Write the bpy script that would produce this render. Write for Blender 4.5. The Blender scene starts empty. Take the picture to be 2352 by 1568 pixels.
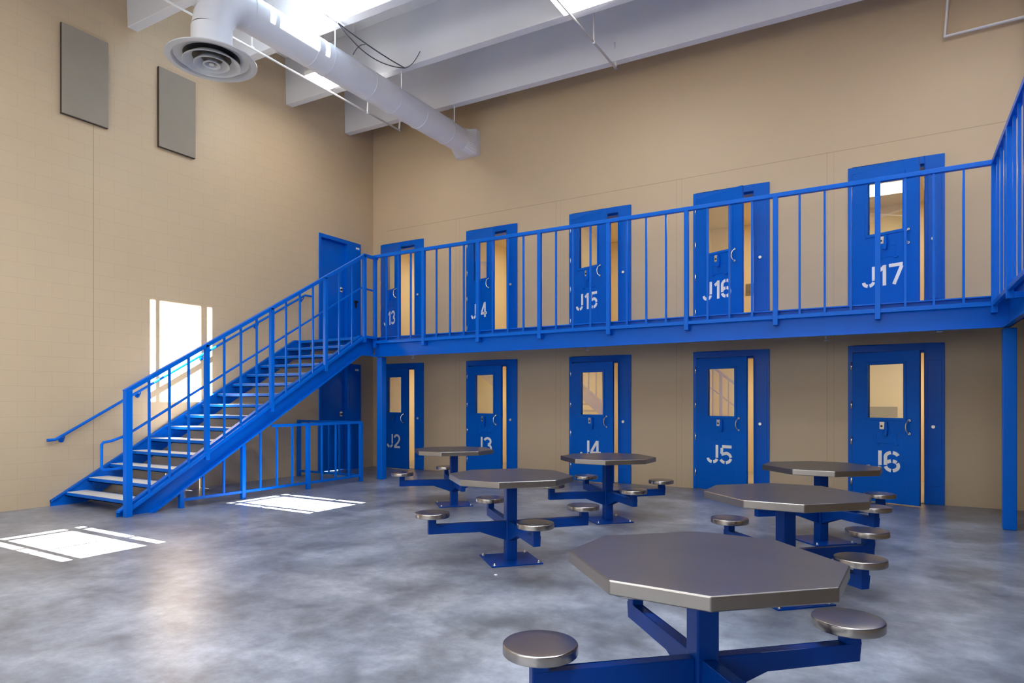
import bpy, math, random
from mathutils import Vector, Matrix
random.seed(7)
PI = math.pi
scene = bpy.context.scene
COL = scene.collection

# ------------------------------------------------------------------ camera
cam_d = bpy.data.cameras.new('camera')
cam = bpy.data.objects.new('camera', cam_d); COL.objects.link(cam)
cam.location = (9.926, -10.68, 1.419)
cam.rotation_euler = (PI/2, 0, math.radians(30.8))
cam_d.sensor_width = 36.0
cam_d.lens = 1487.0/2352*36
cam_d.shift_y = 138.6/2352
cam_d.clip_start = 0.02
scene.camera = cam

# ------------------------------------------------------------------ world, sun, exposure
w = bpy.data.worlds.new('world'); scene.world = w
w.use_nodes = True
bg = w.node_tree.nodes['Background']
bg.inputs[0].default_value = (0.62, 0.80, 1.0, 1)
bg.inputs[1].default_value = 3.2
sun_d = bpy.data.lights.new('sun', 'SUN')
sun = bpy.data.objects.new('sun', sun_d); COL.objects.link(sun)
SUN_T = 0.45
sun.rotation_euler = (0, math.atan(SUN_T), 0)
sun.location = (6, -6, 20)
sun_d.energy = 32.0
sun_d.angle = math.radians(0.15)
sun_d.color = (1.0, 0.97, 0.92)
scene.view_settings.view_transform = 'Standard'
scene.view_settings.look = 'None'
scene.view_settings.gamma = 1.0
scene.view_settings.use_curve_mapping = False
scene.view_settings.exposure = 1.50
scene.cycles.max_bounces = 10
scene.cycles.diffuse_bounces = 6
scene.cycles.glossy_bounces = 5
scene.cycles.transparent_max_bounces = 8
scene.cycles.caustics_reflective = False
scene.cycles.caustics_refractive = False
scene.cycles.sample_clamp_indirect = 6.0
scene.cycles.use_denoising = True
LAMP = 9.0       # strength of the lit lamp lenses
ROOF_FILL = 9.0        # strength of the added roof fill panels
CELL_FILL = 8.5       # strength of the fill lamps added inside the cells

# ------------------------------------------------------------------ materials
def lin(r, g, b):
    f = lambda c: (c/255/12.92) if c/255 <= 0.04045 else ((c/255+0.055)/1.055)**2.4
    return (f(r), f(g), f(b), 1)

def new_mat(name):
    m = bpy.data.materials.new(name); m.use_nodes = True
    return m, m.node_tree, m.node_tree.nodes['Principled BSDF']

def N(nt, kind, **kw):
    n = nt.nodes.new(kind)
    for k, v in kw.items():
        setattr(n, k, v)
    return n

def paint(name, col, rough=0.4, metal=0.0, var=0.06, scale=3.0, bump=0.0, bscale=120.0, spec=0.5):
    m, nt, p = new_mat(name)
    L = nt.links
    tc = N(nt, 'ShaderNodeTexCoord')
    no = N(nt, 'ShaderNodeTexNoise'); no.inputs['Scale'].default_value = scale; no.inputs['Detail'].default_value = 4
    L.new(tc.outputs['Object'], no.inputs['Vector'])
    mx = N(nt, 'ShaderNodeMix', data_type='RGBA')
    a = [c*(1-var) for c in col[:3]] + [1]; b = [min(1, c*(1+var)) for c in col[:3]] + [1]
    mx.inputs[6].default_value = a; mx.inputs[7].default_value = b
    L.new(no.outputs['Fac'], mx.inputs[0]); L.new(mx.outputs[2], p.inputs['Base Color'])
    p.inputs['Roughness'].default_value = rough
    p.inputs['Metallic'].default_value = metal
    p.inputs['Specular IOR Level'].default_value = spec
    if bump > 0:
        n2 = N(nt, 'ShaderNodeTexNoise'); n2.inputs['Scale'].default_value = bscale
        L.new(tc.outputs['Object'], n2.inputs['Vector'])
        bp = N(nt, 'ShaderNodeBump'); bp.inputs['Strength'].default_value = bump; bp.inputs['Distance'].default_value = 0.01
        L.new(n2.outputs['Fac'], bp.inputs['Height']); L.new(bp.outputs['Normal'], p.inputs['Normal'])
    return m

TAN = (0.565, 0.437, 0.281, 1)
M = {}
M['blue'] = paint('blue_enamel', (0.0004, 0.122, 0.60, 1), 0.28, var=0.05, spec=0.14)
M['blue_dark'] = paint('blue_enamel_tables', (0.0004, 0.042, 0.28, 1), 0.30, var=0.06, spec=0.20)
M['white'] = paint('white_lettering', (0.93, 0.93, 0.91, 1), 0.5)
M['ceil'] = paint('grey_white_ceiling_paint', (0.74, 0.755, 0.78, 1), 0.6, var=0.05, scale=1.5, bump=0.05, bscale=60)
M['duct'] = paint('white_duct_paint', (0.74, 0.76, 0.80, 1), 0.35)
M['diffuser'] = paint('grey_diffuser_paint', (0.46, 0.48, 0.50, 1), 0.35)
M['pipe'] = paint('white_pipe_paint', (0.8, 0.8, 0.79, 1), 0.4)
M['panel'] = paint('fabric_panel_grey', (0.30, 0.265, 0.21, 1), 0.85, var=0.05, bump=0.15, bscale=300)
M['panel_edge'] = paint('dark_panel_edge', (0.06, 0.045, 0.035, 1), 0.8)  # edge darkened to paint the shadow lines round the panel
M['chrome'] = paint('brushed_chrome', (0.72, 0.72, 0.70, 1), 0.25, metal=0.9)
M['brass'] = paint('satin_steel_lock', (0.75, 0.73, 0.66, 1), 0.35, metal=0.6)
M['black'] = paint('black_plastic', (0.01, 0.01, 0.012, 1), 0.4)
M['tread'] = paint('pale_concrete_tread', (0.62, 0.61, 0.59, 1), 0.6, bump=0.1)
M['wire'] = paint('grey_cable', (0.10, 0.10, 0.13, 1), 0.5)
M['maroon'] = paint('maroon_paint', (0.10, 0.012, 0.018, 1), 0.5)
M['cell'] = paint('cream_cell_paint', (0.78, 0.66, 0.45, 1), 0.55, var=0.03)
M['cellfloor'] = paint('cell_floor_grey', (0.40, 0.36, 0.30, 1), 0.4)
M['vent'] = paint('grey_vent', (0.30, 0.26, 0.22, 1), 0.5)
M['outer'] = paint('roof_outer', (0.4, 0.4, 0.4, 1), 0.8)

def wall_mat(name, col, block=False, axis='X', joints=()):
    """painted masonry / precast: faint courses, given joints as thin recessed lines"""
    m, nt, p = new_mat(name); L = nt.links
    tc = N(nt, 'ShaderNodeTexCoord'); sp = N(nt, 'ShaderNodeSeparateXYZ'); L.new(tc.outputs['Object'], sp.inputs[0])
    cb = N(nt, 'ShaderNodeCombineXYZ')
    L.new(sp.outputs[axis], cb.inputs[0]); L.new(sp.outputs['Z'], cb.inputs[1])
    no = N(nt, 'ShaderNodeTexNoise'); no.inputs['Scale'].default_value = 0.7; no.inputs['Detail'].default_value = 5
    L.new(tc.outputs['Object'], no.inputs['Vector'])
    mx = N(nt, 'ShaderNodeMix', data_type='RGBA')
    mx.inputs[6].default_value = [c*0.95 for c in col[:3]] + [1]; mx.inputs[7].default_value = [c*1.05 for c in col[:3]] + [1]
    L.new(no.outputs['Fac'], mx.inputs[0])
    last = mx.outputs[2]
    n2 = N(nt, 'ShaderNodeTexNoise'); n2.inputs['Scale'].default_value = 55; n2.inputs['Detail'].default_value = 3
    L.new(tc.outputs['Object'], n2.inputs['Vector'])
    height = n2.outputs['Fac']; hs = 0.15
    if block:
        br = N(nt, 'ShaderNodeTexBrick')
        br.inputs['Scale'].default_value = 1.0
        br.inputs['Brick Width'].default_value = 0.4064; br.inputs['Row Height'].default_value = 0.2032
        br.inputs['Mortar Size'].default_value = 0.0045; br.inputs['Mortar Smooth'].default_value = 0.6
        br.inputs['Color1'].default_value = (1, 1, 1, 1); br.inputs['Color2'].default_value = (0.985, 0.985, 0.985, 1)
        br.inputs['Mortar'].default_value = (0.90, 0.89, 0.875, 1)
        L.new(cb.outputs[0], br.inputs['Vector'])
        mm = N(nt, 'ShaderNodeMix', data_type='RGBA', blend_type='MULTIPLY'); mm.inputs[0].default_value = 1
        L.new(last, mm.inputs[6]); L.new(br.outputs['Color'], mm.inputs[7]); last = mm.outputs[2]
        ad = N(nt, 'ShaderNodeMath', operation='MULTIPLY_ADD')
        L.new(br.outputs['Fac'], ad.inputs[0]); ad.inputs[1].default_value = -1.8; L.new(n2.outputs['Fac'], ad.inputs[2])
        height = ad.outputs[0]
    for (ax, pos, wd, lo, hi, k) in joints:      # thin joint lines: along an axis at pos, between lo..hi on the other axis
        src = sp.outputs['Z'] if ax == 'Z' else sp.outputs[axis]
        oth = sp.outputs[axis] if ax == 'Z' else sp.outputs['Z']
        s1 = N(nt, 'ShaderNodeMath', operation='SUBTRACT'); L.new(src, s1.inputs[0]); s1.inputs[1].default_value = pos
        s2 = N(nt, 'ShaderNodeMath', operation='ABSOLUTE'); L.new(s1.outputs[0], s2.inputs[0])
        s3 = N(nt, 'ShaderNodeMath', operation='LESS_THAN'); L.new(s2.outputs[0], s3.inputs[0]); s3.inputs[1].default_value = wd/2
        g1 = N(nt, 'ShaderNodeMath', operation='GREATER_THAN'); L.new(oth, g1.inputs[0]); g1.inputs[1].default_value = lo
        g2 = N(nt, 'ShaderNodeMath', operation='LESS_THAN'); L.new(oth, g2.inputs[0]); g2.inputs[1].default_value = hi
        a1 = N(nt, 'ShaderNodeMath', operation='MULTIPLY'); L.new(s3.outputs[0], a1.inputs[0]); L.new(g1.outputs[0], a1.inputs[1])
        a2 = N(nt, 'ShaderNodeMath', operation='MULTIPLY'); L.new(a1.outputs[0], a2.inputs[0]); L.new(g2.outputs[0], a2.inputs[1])
        mm = N(nt, 'ShaderNodeMix', data_type='RGBA', blend_type='MULTIPLY')
        L.new(a2.outputs[0], mm.inputs[0]); L.new(last, mm.inputs[6]); mm.inputs[7].default_value = (k, k*0.99, k*0.97, 1)
        last = mm.outputs[2]
    bp = N(nt, 'ShaderNodeBump'); bp.inputs['Strength'].default_value = hs; bp.inputs['Distance'].default_value = 0.004
    L.new(height, bp.inputs['Height']); L.new(bp.outputs['Normal'], p.inputs['Normal'])
    L.new(last, p.inputs['Base Color'])
    p.inputs['Roughness'].default_value = 0.5
    return m

BJ = [('Z', 5.12, 0.014, 0.4, 11.3, 0.78)]
for X in (2.28, 4.55, 6.80, 9.065):
    BJ += [('X', X-0.045, 0.012, 0, 5.12, 0.84), ('X', X+0.045, 0.012, 0, 5.12, 0.9)]
M['wall_back'] = wall_mat('tan_precast_wall', TAN, joints=BJ)
M['wall_left'] = wall_mat('tan_block_wall', TAN, block=True, axis='Y', joints=[('Y', -5.77, 0.012, 0.0, 5.9, 0.72)])
M['wall_plain'] = wall_mat('tan_wall_behind', TAN)

def floor_mat():
    m, nt, p = new_mat('polished_concrete'); L = nt.links
    tc = N(nt, 'ShaderNodeTexCoord')
    n1 = N(nt, 'ShaderNodeTexNoise'); n1.inputs['Scale'].default_value = 1.5; n1.inputs['Detail'].default_value = 9; n1.inputs['Roughness'].default_value = 0.68
    n2 = N(nt, 'ShaderNodeTexNoise'); n2.inputs['Scale'].default_value = 8; n2.inputs['Detail'].default_value = 8; n2.inputs['Roughness'].default_value = 0.72
    n3 = N(nt, 'ShaderNodeTexNoise'); n3.inputs['Scale'].default_value = 0.35; n3.inputs['Detail'].default_value = 3
    for n in (n1, n2, n3): L.new(tc.outputs['Object'], n.inputs['Vector'])
    r1 = N(nt, 'ShaderNodeValToRGB'); e = r1.color_ramp.elements
    e[0].position = 0.35; e[0].color = (0.120, 0.130, 0.152, 1); e[1].position = 0.66; e[1].color = (0.345, 0.375, 0.435, 1)
    x = e.new(0.5); x.color = (0.215, 0.236, 0.280, 1)
    L.new(n1.outputs['Fac'], r1.inputs[0])
    r2 = N(nt, 'ShaderNodeValToRGB'); e = r2.color_ramp.elements
    e[0].position = 0.34; e[0].color = (0.60, 0.60, 0.61, 1); e[1].position = 0.66; e[1].color = (1.36, 1.36, 1.36, 1)
    L.new(n2.outputs['Fac'], r2.inputs[0])
    mm = N(nt, 'ShaderNodeMix', data_type='RGBA', blend_type='MULTIPLY'); mm.inputs[0].default_value = 0.6
    L.new(r1.outputs[0], mm.inputs[6]); L.new(r2.outputs[0], mm.inputs[7])
    r3 = N(nt, 'ShaderNodeValToRGB'); e = r3.color_ramp.elements
    e[0].position = 0.42; e[0].color = (1, 1, 1, 1); e[1].position = 0.62; e[1].color = (1.0, 0.93, 0.84, 1)
    L.new(n3.outputs['Fac'], r3.inputs[0])
    m2 = N(nt, 'ShaderNodeMix', data_type='RGBA', blend_type='MULTIPLY'); m2.inputs[0].default_value = 1
    L.new(mm.outputs[2], m2.inputs[6]); L.new(r3.outputs[0], m2.inputs[7])
    L.new(m2.outputs[2], p.inputs['Base Color'])
    mr = N(nt, 'ShaderNodeMapRange'); mr.inputs[1].default_value = 0.1; mr.inputs[2].default_value = 0.9
    mr.inputs[3].default_value = 0.285; mr.inputs[4].default_value = 0.33
    L.new(n1.outputs['Fac'], mr.inputs[0]); L.new(mr.outputs[0], p.inputs['Roughness'])
    p.inputs['Specular IOR Level'].default_value = 0.7
    bp = N(nt, 'ShaderNodeBump'); bp.inputs['Strength'].default_value = 0.03; bp.inputs['Distance'].default_value = 0.004
    L.new(n2.outputs['Fac'], bp.inputs['Height']); L.new(bp.outputs['Normal'], p.inputs['Normal'])
    return m
M['floor'] = floor_mat()

def steel_mat():
    m, nt, p = new_mat('brushed_stainless'); L = nt.links
    tc = N(nt, 'ShaderNodeTexCoord'); mp = N(nt, 'ShaderNodeMapping'); mp.inputs['Scale'].default_value = (4, 90, 4)
    L.new(tc.outputs['Object'], mp.inputs[0])
    n1 = N(nt, 'ShaderNodeTexNoise'); n1.inputs['Scale'].default_value = 1.5; n1.inputs['Detail'].default_value = 5
    L.new(mp.outputs[0], n1.inputs['Vector'])
    n2 = N(nt, 'ShaderNodeTexNoise'); n2.inputs['Scale'].default_value = 2.5; n2.inputs['Detail'].default_value = 5
    L.new(tc.outputs['Object'], n2.inputs['Vector'])
    mx = N(nt, 'ShaderNodeMix', data_type='RGBA'); mx.inputs[6].default_value = (0.25, 0.232, 0.215, 1); mx.inputs[7].default_value = (0.40, 0.375, 0.35, 1)
    L.new(n2.outputs['Fac'], mx.inputs[0]); L.new(mx.outputs[2], p.inputs['Base Color'])
    p.inputs['Metallic'].default_value = 1.0
    mr = N(nt, 'ShaderNodeMapRange'); mr.inputs[3].default_value = 0.28; mr.inputs[4].default_value = 0.33
    L.new(n1.outputs['Fac'], mr.inputs[0]); L.new(mr.outputs[0], p.inputs['Roughness'])
    bp = N(nt, 'ShaderNodeBump'); bp.inputs['Strength'].default_value = 0.05; bp.inputs['Distance'].default_value = 0.002
    L.new(n1.outputs['Fac'], bp.inputs['Height']); L.new(bp.outputs['Normal'], p.inputs['Normal'])
    return m
M['steel'] = steel_mat()
M['seat'] = paint('spun_steel_seat', (0.40, 0.38, 0.36, 1), 0.24, metal=1.0, var=0.10, scale=6)

def glass_mat():
    m = bpy.data.materials.new('security_glass'); m.use_nodes = True; nt = m.node_tree; nt.nodes.clear(); L = nt.links
    o = N(nt, 'ShaderNodeOutputMaterial'); mix = N(nt, 'ShaderNodeMixShader')
    tr = N(nt, 'ShaderNodeBsdfTransparent'); tr.inputs[0].default_value = (0.93, 0.95, 0.93, 1)
    gl = N(nt, 'ShaderNodeBsdfGlossy'); gl.inputs['Roughness'].default_value = 0.01; gl.inputs[0].default_value = (0.95, 0.97, 1, 1)
    lw = N(nt, 'ShaderNodeLayerWeight'); lw.inputs[0].default_value = 0.5
    pw = N(nt, 'ShaderNodeMath', operation='POWER'); pw.inputs[1].default_value = 4.0
    ml = N(nt, 'ShaderNodeMath', operation='MULTIPLY_ADD'); ml.inputs[1].default_value = 0.85; ml.inputs[2].default_value = 0.20; ml.use_clamp = True
    L.new(lw.outputs['Facing'], pw.inputs[0]); L.new(pw.outputs[0], ml.inputs[0]); L.new(ml.outputs[0], mix.inputs[0])
    L.new(tr.outputs[0], mix.inputs[1]); L.new(gl.outputs[0], mix.inputs[2]); L.new(mix.outputs[0], o.inputs[0])
    return m
M['glass'] = glass_mat()

def emit_mat(name, col, s):
    m = bpy.data.materials.new(name); m.use_nodes = True; nt = m.node_tree; nt.nodes.clear()
    o = N(nt, 'ShaderNodeOutputMaterial'); e = N(nt, 'ShaderNodeEmission')
    e.inputs[0].default_value = col; e.inputs[1].default_value = s
    nt.links.new(e.outputs[0], o.inputs[0]); return m
M['lamp'] = emit_mat('lit_lamp_lens', (1.0, 0.95, 0.90, 1), LAMP)
M['day'] = emit_mat('daylight_diffuser', (0.78, 0.88, 1.0, 1), ROOF_FILL)
M['win'] = emit_mat('daylight_window', (0.95, 0.95, 0.95, 1), 2.1)
M['celllamp'] = emit_mat('cell_lamp_lens', (1.0, 0.86, 0.62, 1), CELL_FILL)

# ------------------------------------------------------------------ mesh helpers
class MB:
    def __init__(s): s.v = []; s.f = []; s.sm = []
    def poly(s, pts, faces, smooth=False):
        b = len(s.v); s.v += [tuple(p) for p in pts]; s.f += [tuple(b+i for i in f) for f in faces]; s.sm += [smooth]*len(faces); return s
    def box(s, x0, x1, y0, y1, z0, z1):
        if x1 < x0: x0, x1 = x1, x0
        if y1 < y0: y0, y1 = y1, y0
        if z1 < z0: z0, z1 = z1, z0
        p = [(x0,y0,z0),(x1,y0,z0),(x1,y1,z0),(x0,y1,z0),(x0,y0,z1),(x1,y0,z1),(x1,y1,z1),(x0,y1,z1)]
        return s.poly(p, [(0,3,2,1),(4,5,6,7),(0,1,5,4),(1,2,6,5),(2,3,7,6),(3,0,4,7)])
    def bar(s, a, b, w, h, up=(0,0,1)):
        """rectangular bar from a to b, w across, h along up"""
        a = Vector(a); b = Vector(b); d = (b-a).normalized(); up = Vector(up)
        if abs(d.dot(up)) > 0.99: up = Vector((0,1,0))
        r = d.cross(up).normalized(); u = r.cross(d).normalized()
        r = r*w/2; u = u*h/2
        p = [a-r-u, a+r-u, a+r+u, a-r+u, b-r-u, b+r-u, b+r+u, b-r+u]
        return s.poly(p, [(0,1,2,3),(7,6,5,4),(0,4,5,1),(1,5,6,2),(2,6,7,3),(3,7,4,0)])
    def prism(s, pts, axis, a0, a1):
        """extrude a 2D polygon; axis 'X': pts are (y,z); 'Y': (x,z); 'Z': (x,y)"""
        def mk(p, t):
            return (t, p[0], p[1]) if axis == 'X' else ((p[0], t, p[1]) if axis == 'Y' else (p[0], p[1], t))
        n = len(pts); v = [mk(p, a0) for p in pts] + [mk(p, a1) for p in pts]
        f = [tuple(range(n))[::-1], tuple(range(n, 2*n))] + [(i, (i+1) % n, (i+1) % n+n, i+n) for i in range(n)]
        return s.poly(v, f)
    def tube(s, pts, r, n=12, caps=True):
        pts = [Vector(p) for p in pts]; rings = []
        prev = None
        for i, p in enumerate(pts):
            if i == 0: d = (pts[1]-p)
            elif i == len(pts)-1: d = (p-pts[i-1])
            else: d = (pts[i+1]-p).normalized()+(p-pts[i-1]).normalized()
            d.normalize()
            if prev is None:
                u = Vector((0,0,1)) if abs(d.z) < 0.95 else Vector((0,1,0))
            else: u = prev
            x = d.cross(u).normalized(); y = x.cross(d).normalized(); prev = y
            k = 1.0
            if 0 < i < len(pts)-1:
                c = (pts[i+1]-p).normalized().dot((p-pts[i-1]).normalized()); k = 1/max(0.5, math.sqrt((1+c)/2))
            rr = r[i] if isinstance(r, (list, tuple)) else r
            rings.append([p+x*rr*math.cos(2*PI*j/n)+y*rr*math.sin(2*PI*j/n) for j in range(n)])
        v = [q for ring in rings for q in ring]; f = []
        for i in range(len(rings)-1):
            for j in range(n):
                f.append((i*n+j, i*n+(j+1) % n, (i+1)*n+(j+1) % n, (i+1)*n+j))
        s.poly(v, f, True)
        if caps:
            b = len(s.v)-len(v)
            s.f.append(tuple(b+j for j in range(n))[::-1]); s.sm.append(False)
            s.f.append(tuple(b+(len(rings)-1)*n+j for j in range(n))); s.sm.append(False)
        return s
    def lathe(s, prof, c=(0,0,0), n=32, smooth=True):
        """revolve (r,z) profile about Z at c"""
        v = []; f = []; m = len(prof)
        for i in range(n):
            a = 2*PI*i/n
            for r, z in prof: v.append((c[0]+r*math.cos(a), c[1]+r*math.sin(a), c[2]+z))
        for i in range(n):
            for j in range(m-1):
                a, b = i*m+j, ((i+1) % n)*m+j
                f.append((a, b, b+1, a+1))
        return s.poly(v, f, smooth)
    def disc(s, c, axis, r, h, n=20):
        c = Vector(c); a = Vector(axis).normalized()
        return s.tube([c, c+a*h], r, n)
    def xf(s, M4):
        s.v = [tuple(M4 @ Vector(p)) for p in s.v]; return s
    def shear(s, fn):
        s.v = [fn(p) for p in s.v]; return s
    def build(s, name, m, parent=None, loc=None, bevel=0, seg=2, autosm=True):
        me = bpy.data.meshes.new(name)
        o = bpy.data.objects.new(name, me); COL.objects.link(o)
        vs = s.v
        if loc is not None: vs = [(p[0]-loc[0], p[1]-loc[1], p[2]-loc[2]) for p in vs]; o.location = loc
        me.from_pydata(vs, [], s.f); me.update()
        for i, pl in enumerate(me.polygons): pl.use_smooth = s.sm[i]
        import bmesh
        bm = bmesh.new(); bm.from_mesh(me)
        bmesh.ops.remove_doubles(bm, verts=bm.verts, dist=1e-6)
        bmesh.ops.recalc_face_normals(bm, faces=bm.faces); 
        for e in bm.edges:
            if len(e.link_faces) == 2 and e.calc_face_angle(0) > 0.6: e.smooth = False
        bm.to_mesh(me); bm.free()
        me.materials.append(m)
        if parent: o.parent = parent
        if bevel > 0:
            b = o.modifiers.new('bevel', 'BEVEL'); b.width = bevel; b.segments = seg; b.limit_method = 'ANGLE'; b.angle_limit = 0.6
        return o

def grid(mb, us, vs, holes, put):
    """boxes over a u,v lattice that leave the holes open"""
    U = sorted(set([us[0], us[1]]+[h[0] for h in holes]+[h[1] for h in holes])); V = sorted(set([vs[0], vs[1]]+[h[2] for h in holes]+[h[3] for h in holes]))
    for i in range(len(U)-1):
        run = None
        for j in range(len(V)-1):
            cu, cv = (U[i]+U[i+1])/2, (V[j]+V[j+1])/2
            inside = any(h[0] < cu < h[1] and h[2] < cv < h[3] for h in holes)
            if not inside:
                if run is None: run = V[j]
            if (inside or j == len(V)-2) and run is not None:
                put(U[i], U[i+1], run, V[j] if inside else V[j+1]); run = None
    return mb

def tag(o, label=None, cat=None, group=None, kind=None):
    if label: o['label'] = label
    if cat: o['category'] = cat
    if group: o['group'] = group
    if kind: o['kind'] = kind
    return o

def empty(name, loc=(0,0,0), rz=0.0):
    o = bpy.data.objects.new(name, None); COL.objects.link(o); o.location = loc; o.rotation_euler = (0,0,rz); o.empty_display_size = 0.2
    return o

def child_world(mb, name, m, parent, **kw):
    """mesh given in world coordinates, parented to an unrotated Empty"""
    l = parent.location
    mb.v = [(p[0]-l[0], p[1]-l[1], p[2]-l[2]) for p in mb.v]
    return mb.build(name, m, parent, **kw)

def copy_tree(o, parent=None):
    c = o.copy(); COL.objects.link(c); c.parent = parent
    for ch in [q for q in bpy.data.objects if q.parent == o]: copy_tree(ch, c)
    return c

# ------------------------------------------------------------------ the shell
FL2 = 2.595                   # upper walkway level
XR, YN, ZT = 13.0, -17.0, 8.15
DX = [(0.235, 1.412), (2.502, 3.682), (4.782, 5.962), (7.036, 8.216), (9.298, 10.478)]
ROOF = lambda p: (p[0], p[1], p[2]-0.018*p[0])
DH = 2.235
tag(MB().box(-0.3, XR+0.3, YN-0.3, 0.3, -0.25, 0.0).build('floor', M['floor']), 'polished blue-grey mottled concrete floor', 'floor', kind='structure')
mb = MB()
holes = []
for x0, x1 in DX: holes += [(x0+.02, x1-.02, 0.0, DH-.02), (x0+.02, x1-.02, FL2, FL2+DH-.02)]
grid(mb, (-0.25, 11.34), (0.0, ZT), holes, lambda a, b, c, d: mb.box(a, b, 0, 0.2, c, d))
tag(mb.build('wall_back', M['wall_back']), 'tall tan wall with two rows of blue cell doors', 'wall', kind='structure')
mb = MB(); mb.box(11.34, XR+0.25, 0.0, 0.2, 0, ZT)
tag(mb.build('wall_back_return', M['wall_plain']), 'tan wall continuing behind the maroon post at the right', 'wall', kind='structure')
tag(MB().box(11.34, 11.62, -0.12, -0.002, 0, 7.65).build('trim_1', M['maroon'], bevel=.01), 'dark maroon vertical strip at the right end of the back wall', 'trim', kind='structure')
mb = MB()
LD = [(-1.56, -0.40, 0.0, 2.215), (-1.56, -0.40, FL2, FL2+2.2)]
grid(mb, (YN, 0.0), (0.0, ZT), [(a+.02, b-.02, c, d-.02) for a, b, c, d in LD], lambda a, b, c, d: mb.box(-0.2, 0, a, b, c, d))
tag(mb.build('wall_left', M['wall_left']), 'tall tan painted block wall beside the stairs', 'wall', kind='structure')
tag(MB().box(XR, XR+0.2, YN, 0, 0, ZT).build('wall_right', M['wall_plain']), 'tan side wall behind the upper walkway', 'wall', kind='structure')
FRONT_FILL = [(1.2+2.2*i, 2.9+2.2*i, 1.5, 4.2) for i in range(5)]  # glowing panes added out of view as frontal fill light
mb = MB(); grid(mb, (-0.2, XR+0.2), (0, ZT), FRONT_FILL, lambda a, b, c, d: mb.box(a, b, YN-0.2, YN, c, d))
tag(mb.build('wall_front', M['wall_plain']), 'tan wall facing the cells', 'wall', kind='structure')
for i, (a, b, c, d) in enumerate(FRONT_FILL):
    root = empty('window_%d' % (30+i), ((a+b)/2, YN-.1, (c+d)/2)); tag(root, 'tall frosted window in the wall facing the cells, %d from the left wall' % (i+1), 'window', kind='structure')
    child_world(MB().box(a, b, YN-.12, YN-.10, c, d), 'pane', M['win'], root)
    m_ = MB(); m_.box(a, a+.05, YN-.1, YN+.01, c, d); m_.box(b-.05, b, YN-.1, YN+.01, c, d); m_.box(a, b, YN-.1, YN+.01, c, c+.05); m_.box(a, b, YN-.1, YN+.01, d-.05, d)
    child_world(m_, 'window_frame', M['pipe'], root)

# roof deck with openings for the roof windows and added fill panels
SKY = [(2.19, 3.86, -4.95, -3.90), (5.34, 7.10, -4.93, -3.90), (5.44, 7.17, -7.79, -6.84)]
FILL_PANELS = []  # glowing roof panels added as fill, kept out of view
for yc in (-7.35, -10.25, -13.15, -15.9):
    for xc in (4.6, 8.9, 11.6):
        if (xc, yc) in ((4.6, -7.35),): continue
        FILL_PANELS.append((xc-.8, xc+.8, yc-.5, yc+.5))
FILL_PANELS.append((9.0, 10.6, -4.95, -3.95))
mb = MB()
grid(mb, (-0.2, XR+.2), (YN-.2, 0.2), SKY+FILL_PANELS, lambda a, b, c, d: mb.box(a, b, c, d, 7.90, 8.04))
tag(mb.shear(ROOF).build('ceiling', M['ceil']), 'pale grey roof deck between deep concrete ribs', 'ceiling', kind='structure')
stems = [-0.775, -2.29, -3.78, -5.22, -6.70, -8.20, -9.65, -11.1, -12.6, -14.05, -15.4]
for i, y in enumerate(stems):
    mb = MB().prism([(y-.075, 7.03), (y+.075, 7.03), (y+.10, 7.9), (y-.10, 7.9)], 'X', 0.0, XR)
    tag(mb.shear(ROOF).build('ceiling_beam', M['ceil'], bevel=.008), 'deep grey-white concrete roof rib, number %d out from the cell wall' % (i+1) if i > 2 else
        ['deep grey-white roof rib closest to the cell wall, crossed by the duct end', 'second deep grey-white roof rib from the cell wall, cables hanging at its lower edge', 'third deep grey-white roof rib from the cell wall, brightly lit beside the duct'][i],
        'beam', group='roof ribs', kind='structure')
for i, (a, b, c, d) in enumerate(SKY):
    root = empty('window_%d' % (i+1), ((a+b)/2, (c+d)/2, 7.9-.018*(a+b)/2))
    tag(root, ['roof window above the stairs, nearest the left wall', 'roof window above the far floor, next to the one over the stairs', 'roof window of the nearer row'][i], 'window', kind='structure')
    fr = MB(); z0, z1 = 7.90-.018*a, 8.0-.018*a
    zt = 7.88
    # security bars of the curb
    ylo, yhi = c, d
    fr.box(a-.04, b+.04, yhi, yhi+.04, zt, zt+.16); fr.box(a-.04, b+.04, ylo-.04, ylo, zt, zt+.16)
    fr.box(a-.04, a, ylo, yhi, zt, zt+.16); fr.box(b, b+.04, ylo, yhi, zt, zt+.16)
    fr.box(a, b, ylo+.085, ylo+.155, zt+.02, zt+.03)
    fr.box(a, b, yhi-.20, yhi-.085, zt+.02, zt+.03)
    if i: fr.box(a+.155, a+.235, ylo, yhi, zt+.02, zt+.03)
    fr.box(a+.75, a+.80, ylo, ylo+.10, zt+.02, zt+.03); fr.box(b-.62, b-.57, yhi-.10, yhi, zt+.02, zt+.03)
    child_world(fr, 'window_frame', M['ceil'], root)
for i, (a, b, c, d) in enumerate(FILL_PANELS):
    z = 7.93-.018*(a+b)/2
    root = empty('window_%d' % (i+4), ((a+b)/2, (c+d)/2, z))
    tag(root, 'frosted roof light glowing between two roof ribs behind the camera', 'window', group='frosted roof lights', kind='structure')
    child_world(MB().box(a-.01, b+.01, c-.01, d+.01, z, z+.02), 'pane', M['day'], root)

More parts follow.
